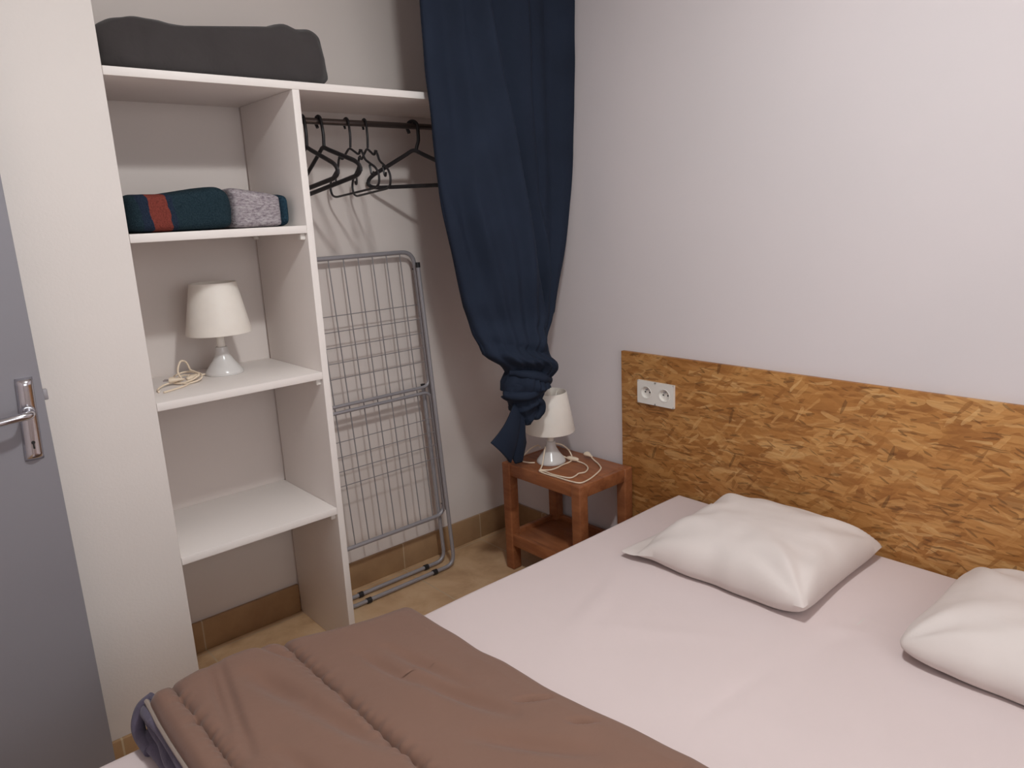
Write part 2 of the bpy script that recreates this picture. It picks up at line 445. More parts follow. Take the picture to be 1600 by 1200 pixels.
for x, yaw, roll, kind, lab in hang:
    o = protos[kind] if kind not in used else copy_tree(protos[kind])
    o['drop'] = drops[kind]
    used.add(kind)
    o.location = (x, YR, ZR - 0.0015 * (x + 1.0) / 0.5 + o['drop']); del o['drop']
    o.rotation_euler = (0, math.radians(roll), math.radians(-yaw))
    tag(o, lab, 'hanger', HG)

# ------------------------------------------------------------------ things on the shelves
def blob(x0, x1, y0, y1, z0, z1, p=4.0, nu=48, nv=26, wob=0.0, f=6.0, seed=0.0, topfn=None):
    cx, cy, cz = (x0 + x1) / 2, (y0 + y1) / 2, (z0 + z1) / 2
    def sgn(a, e): return math.copysign(abs(a) ** e, a)
    def fn(u, v):
        a = 2 * pi * u; b = pi * (v - 0.5)
        e = 2.0 / p
        # long axis along x: v runs along x
        s = Vector((sgn(sin(b), e), sgn(cos(b), e) * sgn(cos(a), e), sgn(cos(b), e) * sgn(sin(a), e)))
        q = Vector((cx + s.x * (x1 - x0) / 2, cy + s.y * (y1 - y0) / 2, cz + s.z * (z1 - z0) / 2))
        if topfn and s.z > -0.9:
            k = (s.z + 1) / 2; q.z = z0 + (q.z - z0) * topfn(q.x)
        d = wob * (nz(q.x * f + seed, q.y * f, q.z * f) + 0.5 * nz(q.x * f * 2.3, q.y * f * 2.3 + seed, q.z * f * 2.3))
        w = min(1.0, max(0.0, (q.z - z0) / 0.03))
        q += s.normalized() * d * w
        q.z = max(q.z, z0)
        return q
    return grid(nu, nv, fn, closed_u=True)
top_tab = [(-1.47, 0.79), (-1.43, 0.86), (-1.39, 0.88), (-1.32, 0.88), (-1.24, 0.93), (-1.17, 1.03), (-1.10, 0.99), (-1.05, 1.0), (-1.0, 1.14), (-0.95, 1.10), (-0.91, 1.15), (-0.87, 1.08)]
tag(obj('bolster', blob(-1.462, -0.872, -0.338, -0.03, 1.7075, 1.846, 7.0, 80, 90, 0.016, 10.0, 2.0, lambda x: spline_table(top_tab, x)), m_bolster),
    'lumpy charcoal cloth bolster lying along the top shelf above the cubbies', 'bolster')
bl_top = [(-1.46, .96), (-1.40, .92), (-1.35, .93), (-1.30, 1.02), (-1.24, 1.06), (-1.20, .98)]
tag(obj('folded_blanket', blob(-1.462, -1.197, -0.345, -0.05, 1.3313, 1.434, 6.0, 64, 40, 0.005, 14, 5.0, lambda x: spline_table(bl_top, x)), m_blanket),
    'dark teal folded blanket with a red stripe on the second shelf', 'blanket')
gb = empty('folded_blanket', (-1.12, -0.2, 1.3313), 'grey mottled folded blanket with dark teal end, right of the red-striped blanket', 'blanket')
def gt(x): return lerp_table([(-1.20, 1.10), (-1.05, 0.86), (-1.02, 0.82)], x)
obj('blanket_fold', blob(-1.195, -1.048, -0.305, -0.06, 1.3313, 1.432, 8.0, 56, 26, 0.004, 18, 1.0, gt), m_knit, gb)
M = Mat('dark_teal_trim', rgb(30, 52, 66), 0.95, spec=0.1); _v = M.coords()
M.color(M.ramp(M.noise(_v, 200, 2), [(0.3, rgb(24, 42, 54)), (0.7, rgb(44, 66, 80))])); m_tealtrim = M.m
te = obj('blanket_edge', blob(-1.062, -1.036, -0.312, -0.055, 1.3313, 1.420, 5.0, 48, 14, 0.002, 18, 1.0), m_tealtrim, gb)
te['label'] = 'dark teal bound edge'

# table lamps (local coordinates, origin under the base)
def make_lamp(cords, sw, plug, cord_r=0.0026):
    t = empty('table_lamp', (0, 0, 0))
    H = 0.268
    base = lathe([(0.0, 0.0), (0.053, 0.0), (0.0545, 0.003), (0.052, 0.010), (0.043, 0.022), (0.030, 0.040), (0.021, 0.056), (0.0175, 0.070), (0.0165, 0.080), (0.0, 0.080)], 48)
    obj('lamp_base', base, m_lbase, t, origin='local', sharp=60)
    obj('stem', lathe([(0.0, 0.0802), (0.0115, 0.0802), (0.0105, 0.12), (0.0105, 0.15), (0.016, 0.152), (0.016, 0.19), (0.0, 0.19)], 24), m_shade, t, origin='local')
    def shade(dr): return [(0.0915 - dr, 0.121), (0.0645 - dr, H)]
    sh = lathe([(0.0895, 0.121), (0.0915, 0.1212), (0.092, 0.123), (0.0650, H - 0.002), (0.0640, H), (0.0625, H), (0.0625, H - 0.002), (0.0895, 0.123), (0.0895, 0.121)], 64)
    ring = [tube([(0.0627 * cos(a), 0.0627 * sin(a), H - 0.012), (0.016 * cos(a), 0.016 * sin(a), 0.186)], 0.002, 6) for a in (0.3, 0.3 + 2 * pi / 3, 0.3 + 4 * pi / 3)]
    obj('lamp_shade', join(sh, *ring), m_shade, t, origin='local')
    cd = obj('cord', join(*[tube(catmull(c, 6), cord_r, 8) for c in cords]), m_cord, t, origin='local')
    if sw:
        (x, y, z), ang = sw
        sg = blob(-0.026, 0.026, -0.0095, 0.0095, -0.007, 0.008, 2.6, 20, 16)
        s = obj('cord_switch', move(sg, (x, y, z), Matrix.Rotation(ang, 3, 'Z')), m_cord, t, origin='local')
    if plug:
        (x, y, z), ang = plug
        bodyp = move(lathe([(0.0, -0.012), (0.004, -0.012), (0.006, -0.004), (0.010, 0.012), (0.0135, 0.022), (0.0135, 0.027), (0.0, 0.027)], 16), (0, 0, 0), Matrix.Rotation(pi / 2, 3, 'Y'), (0.62, 1, 1))
        p = obj('plug', move(bodyp, (x, y, z), Matrix.Rotation(ang, 3, 'Z')), m_cord, t, origin='local')
        pins = [tube([(0.027, s * 0.0065, 0), (0.043, s * 0.0062, 0)], 0.0019, 8) for s in (-1, 1)]
        obj('pin', move(join(pins[0]), (x, y, z), Matrix.Rotation(ang, 3, 'Z')), m_chrome, p, origin='local')
        obj('pin', move(join(pins[1]), (x, y, z), Matrix.Rotation(ang, 3, 'Z')), m_chrome, p, origin='local')
    return t
# the lamp in the closet: cord bundle at its left
L1 = Vector((-1.213, -0.130, 0.9143))
def rel(P, o): return [tuple(Vector(p) - o) for p in P]
zc = 0.9143 + 0.0032
b1 = [(-1.26, -0.115, zc), (-1.30, -0.12, zc + .004), (-1.335, -0.135, zc + .012), (-1.362, -0.165, zc + .006), (-1.345, -0.20, zc), (-1.305, -0.19, zc + .004), (-1.29, -0.155, zc + .012), (-1.315, -0.12, zc + .018),
      (-1.35, -0.125, zc + .014), (-1.372, -0.155, zc + .004), (-1.36, -0.19, zc + .002), (-1.325, -0.195, zc + .008), (-1.30, -0.17, zc + .016), (-1.31, -0.135, zc + .024)]
b2 = [(-1.31, -0.135, zc + .022), (-1.322, -0.142, zc + .050), (-1.342, -0.158, zc + .056), (-1.354, -0.165, zc + .030), (-1.345, -0.17, zc + .004)]
b3 = [(-1.345, -0.17, zc + .006), (-1.395, -0.18, zc + .004), (-1.425, -0.21, zc), (-1.432, -0.245, zc)]
b4 = [(-1.325, -0.185, zc), (-1.36, -0.225, zc), (-1.40, -0.25, zc), (-1.425, -0.262, zc)]
lamp1 = make_lamp([rel(b, L1) for b in (b1, b2, b3, b4)], (tuple(Vector((-1.318, -0.172, zc + .009)) - L1), 0.6), (tuple(Vector((-1.357, -0.185, zc + .012)) - L1), 2.6))
lamp1.location = L1
tag(lamp1, 'small white lamp with cone shade on the closet shelf, cord bundled beside it', 'lamp')
# the lamp on the nightstand: cord laid in loops over the table
ZT = 0.43
L2 = Vector((-0.172, -0.432, ZT + 0.0004)); zc = ZT + 0.0034
bz = [  # over the front of the base and down to the table
    (-0.205, -0.437, ZT + 0.066), (-0.222, -0.449, ZT + 0.045), (-0.241, -0.462, ZT + 0.022), (-0.268, -0.473, ZT + 0.010), (-0.312, -0.487, zc), (-0.352, -0.503, zc) if False else (-0.316, -0.486, zc)]
cA = [(-0.150, -0.452, ZT + 0.062), (-0.108, -0.452, ZT + 0.045), (-0.096, -0.467, ZT + 0.018), (-0.130, -0.492, zc), (-0.180, -0.497, zc), (-0.218, -0.504, zc), (-0.266, -0.500, zc), (-0.287, -0.500, zc + .003),
      (-0.283, -0.530, zc + .003), (-0.280, -0.560, zc), (-0.262, -0.606, zc), (-0.240, -0.640, zc), (-0.226, -0.662, zc + .001)]
cl = [(-0.316, -0.486, zc)]
cord_main = [(-0.205, -0.437, ZT + 0.066), (-0.226, -0.450, ZT + 0.042), (-0.246, -0.463, ZT + 0.018), (-0.266, -0.474, zc + .004), (-0.284, -0.486, zc + .003),
             (-0.2835, -0.520, zc), (-0.281, -0.570, zc), (-0.279, -0.630, zc), (-0.270, -0.668, zc), (-0.240, -0.672, zc), (-0.190, -0.660, zc), (-0.119, -0.630, zc), (-0.086, -0.590, zc), (-0.070, -0.556, zc + .002), (-0.062, -0.535, zc + .006)]
cord_sw = [(-0.284, -0.486, zc + .005), (-0.268, -0.497, zc), (-0.272, -0.535, zc), (-0.266, -0.585, zc), (-0.255, -0.611, zc), (-0.230, -0.611, zc), (-0.204, -0.603, zc), (-0.179, -0.610, zc), (-0.143, -0.590, zc), (-0.119, -0.552, zc), (-0.116, -0.506, zc + .002), (-0.118, -0.470, zc + .003), (-0.128, -0.455, zc + 0.01), (-0.150, -0.452, ZT + 0.03)]
cord_in = [(-0.150, -0.430, ZT + 0.066), (-0.118, -0.440, ZT + 0.052), (-0.102, -0.460, ZT + 0.028), (-0.118, -0.486, zc), (-0.180, -0.497, zc), (-0.218, -0.504, zc), (-0.250, -0.498, zc), (-0.284, -0.486, zc + .008)]
cord_left = [(-0.190, -0.395, ZT + 0.052), (-0.165, -0.355, ZT + 0.045), (-0.175, -0.325, ZT + 0.028), (-0.205, -0.322, ZT + 0.012), (-0.236, -0.334, zc), (-0.248, -0.356, zc), (-0.241, -0.386, zc), (-0.228, -0.402, zc)]
lamp2 = make_lamp([rel(c, L2) for c in (cord_main, cord_sw, cord_in, cord_left)], (tuple(Vector((-0.117, -0.490, zc + 0.006)) - L2), 1.75), (tuple(Vector((-0.058, -0.523, ZT + 0.0135)) - L2), 1.25))
lamp2.location = L2
tag(lamp2, 'small white lamp with cone shade on the wooden nightstand, beside the knotted curtain', 'lamp')

# ------------------------------------------------------------------ drying rack folded against the back wall
rk = empty('drying_rack', (-0.71, -0.08, 0), 'grey metal folding clothes drying rack leaning folded on the closet back wall', 'drying rack')
def ry(z, off=0.0): return -0.098 + 0.058 * z / 1.2 - off       # lean
def fx(x, z): return x + 0.030 * (1 - z / 1.2) * (1 if x > -0.7 else 1)
def rp(x, z, off=0.0): return (fx(x, z), ry(z, off), z)
r0 = 0.0078
obj('main_frame', tube(rounded_loop([rp(-0.965, 0.205), rp(-0.965, 1.218), rp(-0.452, 1.218), rp(-0.452, 0.205)], 0.05, 7), r0, 12, closed=True), m_steel, rk)
for i in range(8):
    x = -0.510 - 0.0565 * i
    obj('drying_wire', tube([rp(x, 0.205), rp(x, 1.218)], 0.0021, 6), m_wire, rk)
w1 = obj('wing_frame', tube(rounded_loop([rp(-0.945, 1.17, .018), rp(-0.945, 0.722, .018), rp(-0.462, 0.722, .018), rp(-0.462, 1.17, .018)], 0.035, 6, closed=False), 0.0062, 12), m_steel, rk)
for z in (1.028, 0.975, 0.922, 0.869, 0.816):
    obj('wing_wire', tube([rp(-0.945, z, .018), rp(-0.462, z, .018)], 0.0016, 6), m_wire, w1)
w2 = obj('wing_frame', tube(rounded_loop([rp(-0.945, 0.23, .018), rp(-0.945, 0.700, .018), rp(-0.462, 0.700, .018), rp(-0.462, 0.23, .018)], 0.035, 6, closed=False), 0.0062, 12), m_steel, rk)
for z in (0.598, 0.545, 0.494, 0.442):
    obj('wing_wire', tube([rp(-0.945, z, .018), rp(-0.462, z, .018)], 0.0016, 6), m_wire, w2)
for off, xo, zt in ((-0.016, 0.0, 0.72), (0.042, 0.004, 1.175)):
    L = obj('leg_frame', tube(rounded_loop([rp(-0.940 - xo, zt, off), rp(-0.940 - xo, 0.011, off), rp(-0.470 + xo, 0.011, off), rp(-0.470 + xo, zt, off)], 0.045, 7, closed=False), 0.0075, 12), m_steel, rk)
    for x in (-0.560, -0.850):
        c = rp(x, 0.011, off)
        obj('foot_cap', tube([(c[0] - 0.009, c[1], c[2]), (c[0] + 0.009, c[1], c[2])], 0.0105, 14), m_black, L)
    for x in (-0.470 + xo, -0.940 - xo):
        a = rp(x, zt - 0.012, off); b = rp(x, zt + 0.006, off)
        obj('end_plug', tube([a, b], 0.0088, 12), m_black, L)
for x in (-0.455, -0.952):
    for z in (0.245, 1.155):
        a = rp(x, z, -0.008); b = rp(x, z, 0.030)
        obj('hinge_pin', tube([a, b], 0.0048, 10), m_black, rk)

# ------------------------------------------------------------------ curtain
cur = empty('curtain', (-0.3, -0.43, 0.48), 'long navy blue curtain hanging at the closet front, tied in a knot at the bottom', 'curtain')
LT = [(0.735, -0.372), (0.765, -0.370), (0.795, -0.348), (0.820, -0.368), (0.850, -0.418), (0.872, -0.445), (0.885, -0.450), (0.95, -0.487), (1.048, -0.522), (1.235, -0.561), (1.41, -0.591), (1.6, -0.604), (1.775, -0.614), (2.38, -0.62)]
RT = [(0.735, -0.195), (0.765, -0.192), (0.795, -0.172), (0.820, -0.166), (0.850, -0.180), (0.885, -0.188), (0.95, -0.155), (0.989, -0.135), (1.2, -0.077), (1.4, -0.040), (1.62, -0.026), (1.83, -0.018), (2.38, -0.018)]
def saw(t, w):
    t -= math.floor(t)
    return smooth01(t / w) * 0.4 + 0.6 * t / w if t < w else smooth01((1 - t) / (1 - w))
def ridge_(t): return 1 - abs(sin(t)) * 2
def curtain_body(u, v):
    z = 2.385 - v * (2.385 - 0.735)
    xl, xr = (spline_table(LT, z), spline_table(RT, z)) if z > 0.9 else (lerp_table(LT, z), lerp_table(RT, z))
    a = 2 * pi * u
    s = 0.5 - 0.5 * cos(a) if True else u                      # across, 0 left .. 1 right
    front = sin(a) >= 0
    yl, yr = -0.418, spline_table([(0.735, -0.420), (1.0, -0.428), (1.6, -0.446), (2.38, -0.468)], z)
    yc = yl + (yr - yl) * s
    dep = lerp_table([(0.735, 0.062), (0.85, 0.065), (1.0, 0.055), (1.4, 0.042), (2.38, 0.036)], z)
    sh = 0.62 * smooth01((2.05 - z) / 1.25) ** 1.1             # folds sweep to the right on their way down
    uu = (s - sh * (1 - s) * 0.75)
    k = 1.0 if front else -1.0
    se = spline_table([(0.7, 0.80), (0.9, 0.73), (1.0, 0.67), (1.2, 0.55), (1.6, 0.41), (2.0, 0.29), (2.4, 0.22)], z)
    s2 = lerp_table([(0.7, 0.92), (1.0, 0.86), (1.4, 0.68), (1.7, 0.64), (2.4, 0.62)], z)
    def st(p, q): return smooth01((s - p) / (q - p))
    F = 0.55 * st(0.10, 0.20) + 0.45 * st(0.20, se - 0.02) - 1.0 * st(se - 0.012, se + 0.085)
    F += 0.34 * st(se + 0.09, s2 - 0.01) - 0.45 * st(s2 - 0.01, s2 + 0.05) + 0.12 * st(s2 + 0.06, 0.95)
    rip = 1.65 * (F - 0.35) + 0.13 * sin(uu * 33 + 3.0) + 0.10 * sin(uu * 19 + 1.0)
    crease = 0.0
    amp = lerp_table([(0.735, 0.014), (0.9, 0.026), (1.1, 0.036), (1.6, 0.038), (2.38, 0.036)], z)
    edge = min(1.0, sin(pi * s) * 1.6)
    y = yc - k * dep * abs(sin(a)) ** 0.75 - rip * amp * 1.25 * edge * (1 if front else -0.2)
    # swags just above the knot
    if front and z < 1.02:
        w = smooth01((1.02 - z) / 0.15)
        y += w * edge * (0.013 * ridge_(z * 34 + s * 3.2) + 0.008 * nz(s * 7, z * 22, 5.0))
    x = xl + (xr - xl) * s + 0.004 * nz(z * 7, s * 4, 3 + k)
    return (min(x, -0.006), y, z)
KSH = Vector((-0.055, -0.065, 0.021))
def fwd(p):                                                    # the knotted end hangs a little into the room
    p = Vector(p); return p + KSH * smooth01((1.02 - p.z) / 0.22)
def fwd_g(g): return [fwd(v) for v in g[0]], g[1]
obj('drape', fwd_g(grid(300, 170, curtain_body, closed_u=True)), m_curtain, cur, sharp=75)
KL = [(0.610, -0.312), (0.630, -0.328), (0.651, -0.338), (0.68, -0.352), (0.696, -0.360), (0.708, -0.374), (0.726, -0.383), (0.745, -0.374), (0.78, -0.356), (0.807, -0.344), (0.84, -0.345)]
KR = [(0.610, -0.285), (0.630, -0.268), (0.651, -0.246), (0.675, -0.240), (0.696, -0.230), (0.708, -0.212), (0.726, -0.203), (0.745, -0.194), (0.78, -0.174), (0.80, -0.168), (0.82, -0.178), (0.84, -0.195)]
def ridge(t): return 1 - abs(sin(t)) * 2
def knot_fn(u, v):
    z = 0.838 - v * 0.228; a = 2 * pi * u
    xl, xr = lerp_table(KL, z), lerp_table(KR, z)
    cx, rx = (xl + xr) / 2, (xr - xl) / 2
    ry_ = 0.030 + 0.40 * rx
    k = cos(a)
    # wraps run down to the right in the upper part, down to the left lower on
    d = 0.010 * ridge(z * 46 + k * 1.0 + 0.4) if z > 0.715 else 0.007 * ridge(z * 60 - k * 1.3)
    d += 0.006 * nz(k * 3.0 + 4, z * 26, sin(a) * 2) + 0.004 * nz(k * 7, z * 50, sin(a) * 4)
    return Vector((cx + (rx + d * 0.45) * k, -0.427 + (ry_ + d) * sin(a), z))
def wrap(P, r):
    P = catmull(P, 10)
    V, F = tube(P, lambda t: r * (0.7 + 0.3 * sin(pi * t)), 16)
    return [Vector((p.x, p.y, p.z)) + Vector((0.5, 1, 0.6)) * 0.004 * nz(p.x * 40, p.y * 30, p.z * 45) for p in V], F
kn = join(grid(84, 90, knot_fn, closed_u=True),
          wrap([(-0.352, -0.43, 0.800), (-0.318, -0.476, 0.792), (-0.262, -0.490, 0.772), (-0.212, -0.462, 0.752), (-0.195, -0.42, 0.742)], 0.019),
          wrap([(-0.378, -0.425, 0.728), (-0.345, -0.470, 0.722), (-0.290, -0.484, 0.728), (-0.235, -0.462, 0.745), (-0.205, -0.42, 0.762)], 0.017),
          wrap([(-0.318, -0.450, 0.700), (-0.280, -0.468, 0.698), (-0.254, -0.466, 0.678), (-0.250, -0.462, 0.656), (-0.268, -0.458, 0.636), (-0.290, -0.452, 0.640)], 0.017))
obj('knot', fwd_g(kn), m_curtain, cur, sharp=75)
def tail(u, v):
    top = Vector((-0.352 + 0.056 * u, -0.440, 0.694 - 0.016 * u))
    B = [(0.0, (-0.466, 0.584)), (0.40, (-0.392, 0.496)), (0.55, (-0.370, 0.508)), (0.63, (-0.358, 0.482)), (0.82, (-0.328, 0.481)), (1.0, (-0.304, 0.545))]
    bx = lerp_table([(t, p[0]) for t, p in B], u); bz_ = lerp_table([(t, p[1]) for t, p in B], u)
    p = top.lerp(Vector((bx, -0.440, bz_)), v)
    p.y += v * (0.020 * ridge(u * 4.2 + 0.9) * 0.5 - 0.012 * sin(u * 5)) - 0.014 * sin(pi * v)
    if u > 0.6: p.x -= 0.020 * sin(pi * v) * (u - 0.6) / 0.4
    return p
tl = obj('tail', fwd_g(grid(50, 30, tail)), m_curtain, cur, sharp=75)
sm = tl.modifiers.new('thickness', 'SOLIDIFY'); sm.thickness = 0.008; sm.offset = 0

# ------------------------------------------------------------------ nightstand
ns = empty('nightstand', (-0.157, -0.49, 0), 'small reddish wooden nightstand with lower shelf between curtain and headboard', 'nightstand')
NX0, NX1, NY0, NY1 = -0.297, -0.0185, -0.693, -0.292
lw = 0.042
for x in (NX0, NX1 - lw):
    for y in (NY0, NY1 - lw):
        obj('leg', rbox(x, x + lw, y, y + lw, 0.0, ZT, 0.005, 3), m_wood, ns)
def rails(z0, z1, name):
    i = 0.004
    a = obj(name, rbox(NX0 + lw - .008, NX1 - lw + .008, NY0 + i, NY0 + 0.024, z0, z1, 0.002), m_wood, ns)
    obj(name, rbox(NX0 + lw - .008, NX1 - lw + .008, NY1 - 0.024, NY1 - i, z0, z1, 0.002), m_wood, ns)
    obj(name, rbox(NX0 + i, NX0 + 0.024, NY0 + lw - .008, NY1 - lw + .008, z0, z1, 0.002), m_wood, ns)
    obj(name, rbox(NX1 - 0.024, NX1 - i, NY0 + lw - .008, NY1 - lw + .008, z0, z1, 0.002), m_wood, ns)
rails(ZT - 0.047, ZT - 0.0014, 'apron_rail')
rails(0.100, 0.146, 'shelf_rail')
obj('table_top', rbox(NX0 + 0.022, NX1 - 0.022, NY0 + 0.022, NY1 - 0.022, ZT - 0.016, ZT - 0.0006, 0.0015), m_wood, ns)
obj('lower_shelf', rbox(NX0 + 0.022, NX1 - 0.022, NY0 + 0.022, NY1 - 0.022, 0.118, 0.130, 0.001), m_wood, ns)

# ------------------------------------------------------------------ headboard and sockets
hbd = obj('headboard', rbox(-0.0155, -0.0005, -2.72, -0.6437, HB + 0.004, 0.848, 0.0008), m_osb, origin=(0, 0, 0))
tag(hbd, 'wide golden brown strand board headboard panel on the right wall behind the bed', 'headboard')
def socket_plate():
    y0, y1, z0, z1 = -0.8747, -0.7227, 0.6764, 0.7565; xf, xb = -0.0255, -0.0157; R = 0.0205; N = 40
    V, F = [], []
    ym = (y0 + y1) / 2; zm = (z0 + z1) / 2
    for cy, a0, a1 in (((y0 + ym) / 2, y0, ym), ((ym + y1) / 2, ym, y1)):
        o = len(V)
        for k in range(N):
            t = 2 * pi * (k + 0.5) / N; c, s = cos(t), sin(t)
            hw, hh = (a1 - a0) / 2, (z1 - z0) / 2
            q = min(hw / abs(c) if abs(c) > 1e-9 else 9, hh / abs(s) if abs(s) > 1e-9 else 9)
            V += [Vector((xf, cy + c * q, zm + s * q)), Vector((xf, cy + c * R, zm + s * R)), Vector((xf + 0.0085, cy + c * (R - 0.001), zm + s * (R - 0.001)))]
        for k in range(N):
            j = (k + 1) % N
            F += [(o + 3 * k, o + 3 * j, o + 3 * j + 1, o + 3 * k + 1), (o + 3 * k + 1, o + 3 * j + 1, o + 3 * j + 2, o + 3 * k + 2)]
        F.append(tuple(o + 3 * k + 2 for k in range(N)))
    rim = []
    b = len(V)
    V += [Vector((x, y, z)) for x in (xf, xb) for y, z in ((y0, z0), (y1, z0), (y1, z1), (y0, z1))]
    for k in range(4): F.append((b + k, b + (k + 1) % 4, b + 4 + (k + 1) % 4, b + 4 + k))
    F.append((b + 4, b + 5, b + 6, b + 7))
    return V, F, (y0, ym, y1, zm, xf)
V, F, (y0, ym, y1, zm, xf) = socket_plate()
so = empty('wall_socket', (-0.0157, ym, zm), 'white double power socket mounted on the strand board headboard', 'socket')
obj('socket_plate', (V, F), m_clip, so, smooth=False)
for cy in ((y0 + ym) / 2, (ym + y1) / 2):
    rg = move(lathe([(0.0206, 0.0), (0.0206, 0.0012), (0.0222, 0.0012), (0.0228, 0.0)], 40), (xf - 0.0001, cy, zm), Matrix.Rotation(-pi / 2, 3, 'Y'))
    w = obj('socket_well', rg, m_clip, so)
    holes = join(*[move(lathe([(0.0, 0.0007), (0.0026, 0.0006), (0.0028, 0.0)], 14), (xf + 0.0084, cy + s * 0.0095, zm), Matrix.Rotation(-pi / 2, 3, 'Y')) for s in (-1, 1)])
    obj('pin_hole', holes, m_dark, w)
    obj('earth_pin', tube([(xf + 0.0085, cy, zm + 0.010), (xf - 0.001, cy, zm + 0.010)], 0.0024, 10), m_steel, w)

# ------------------------------------------------------------------ bed
BX0, BX1, BY0, BY1 = -1.960, -0.030, -2.330, -0.897
BZ = 0.386
bed = empty('bed', ((BX0 + BX1) / 2, (BY0 + BY1) / 2, 0), 'double bed in a pale pinkish white fitted sheet, head against the strand board', 'bed')
obj('mattress', rbox(BX0 + .006, BX1 - .006, BY0 + .006, BY1 - .006, 0.185, BZ - 0.002, 0.028, 4), m_mattress, bed)
obj('bed_base', rbox(BX0 + .02, BX1 - .02, BY0 + .02, BY1 - .02, 0.09, 0.184, 0.004), m_wood, bed)
for x in (BX0 + 0.06, BX1 - 0.11):
    for y in (BY0 + 0.06, BY1 - 0.11):
        obj('leg', rbox(x, x + 0.05, y, y + 0.05, 0, 0.0905, 0.004), m_wood, bed)
def edge_params(a, b, r, low, n, m=6):
    """positions across with rounded drops at both ends -> [(pos, drop)]"""
    out = [(a, low)] + [(a, low * 0.5 + r * 0.5)]
    for k in range(m + 1):
        t = pi / 2 * k / m; out.append((a + r - r * cos(t), r - r * sin(t)))
    for k in range(1, n): out.append((a + r + (b - a - 2 * r) * k / n, 0.0))
    for k in range(m + 1):
        t = pi / 2 * (1 - k / m); out.append((b - r + r * cos(t), r - r * sin(t)))
    out += [(b, low * 0.5 + r * 0.5), (b, low)]
    return out
PX = edge_params(BX0, BX1, 0.022, 0.19, 120); PY = edge_params(BY0, BY1, 0.022, 0.19, 96)
creases = [((-0.10, -1.68), (-0.75, -1.66), 0.020, -0.0024), ((-0.62, -1.62), (-1.05, -1.60), 0.02, -0.002), ((-0.55, -1.10), (-0.95, -1.25), 0.03, 0.002),
           ((-0.90, -1.15), (-0.60, -1.60), 0.03, 0.0016), ((-0.42, -1.70), (-0.5, -1.62), 0.02, 0.003)]
def seg_d(x, y, a, b):
    ax, ay = a; bx, by = b; dx, dy = bx - ax, by - ay
    t = max(0, min(1, ((x - ax) * dx + (y - ay) * dy) / (dx * dx + dy * dy)))
    return math.hypot(x - ax - dx * t, y - ay - dy * t), t
def sheet_fn(i, j):
    x, dx = PX[i]; y, dy = PY[j]
    z = BZ + 0.002 - max(dx, dy)
    if dx == 0 and dy == 0:
        z += 0.0018 * nz(x * 5, y * 5, 1.0)
        for a, b, w, h in creases:
            d, t = seg_d(x, y, a, b)
            z += 1.7 * h * exp(-(d / (0.8 * w)) ** 2) * sin(pi * t) ** 2
    yy = y + (0.006 * nz(x * 3.1, 7.7) - 0.004 if j > len(PY) / 2 else 0)
    return Vector((x, yy, z))
nx, ny = len(PX), len(PY)
V = [sheet_fn(i, j) for j in range(ny) for i in range(nx)]
F = [(j * nx + i, j * nx + i + 1, (j + 1) * nx + i + 1, (j + 1) * nx + i) for j in range(ny - 1) for i in range(nx - 1)]
obj('fitted_sheet', (V, F), m_sheet, bed, sharp=80)['label'] = 'pale pinkish white fitted sheet'

# pillows
def pillow(cx, cy, a, b, h, yaw, seed, flap, rc, lift):
    """flap: how far the filling stays back from the +y side, leaving an empty strip of pillowcase"""
    R = Matrix.Rotation(yaw, 3, 'Z')
    n = 76
    def pos(u, v, side):
        fl = flap + 0.05 * nz(u * 2.5 + seed, 3.0) * (flap > 0)
        v2 = v / (1 - fl) if v > 0 else v
        ev = 2.4 if v > 0 else 4.0
        body = max(0.0, (1 - abs(u) ** 2.8) * (1 - min(1.0, abs(v2)) ** ev)) ** 0.48
        rim = max(0.0, (1 - abs(u) ** 3) * (1 - abs(v) ** 3)) ** 0.5
        t = max(body, 0.14 * rim)
        cr = abs(u * v) ** 5
        x = a * u * (1 - 0.06 * (1 - v * v) - rc * cr); y = b * v * (1 - 0.06 * (1 - u * u) - rc * cr)
        x += 0.008 * nz(v * 3 + seed, 1.0) * (abs(u) > 0.7) * (abs(u) - 0.7) / 0.3
        cor = abs(u * v); wr = 0.030 * cor ** 1.2 * sin(9 * math.atan2(1 - abs(v), 1 - abs(u) + 1e-6) + seed) * (1 - cor)
        wr += 0.007 * nz(u * 2.2 + seed, v * 2.2, 0.5) + 0.003 * nz(u * 5 + seed, v * 5, 2.5)
        if flap > 0 and 0.3 < v < 0.95: wr += 0.004 * sin(u * 13 + seed) * sin(pi * (v - 0.3) / 0.65)
        seam = 0.030 + lift(u, v) - 0.016 * smooth01((v - 0.5) / 0.4) * (flap > 0)
        if side > 0: z = seam + (h - 0.030) * t + wr * min(1, t * 1.5)
        else: z = seam - seam * 0.985 * min(1.0, t * 1.9)
        q = R @ Vector((x, y, 0)); return Vector((cx + q.x, cy + q.y, BZ + 0.0035 + max(0.0, z)))
    top = grid(n, n, lambda s, t: pos(2 * s - 1, 2 * t - 1, 1)); bot = grid(n, n, lambda s, t: pos(2 * s - 1, 2 * t - 1, -1))
    V, F = join(top, bot)
    bm = bmesh.new(); vs = [bm.verts.new(v) for v in V]
    for f in F: bm.faces.new([vs[i] for i in f])
    bmesh.ops.remove_doubles(bm, verts=bm.verts[:], dist=0.0008); bm.verts.index_update()
    r = ([v.co.copy() for v in bm.verts], [tuple(v.index for v in f.verts) for f in bm.faces]); bm.free(); return r
p1 = obj('pillow', pillow(-0.290, -1.322, 0.238, 0.270, 0.126, 0.03, 0.7, 0.20, 0.03, lambda u, v: 0.012 * max(0, -u) * max(0, -v) + 0.004 * max(0, -u)), m_pillow)
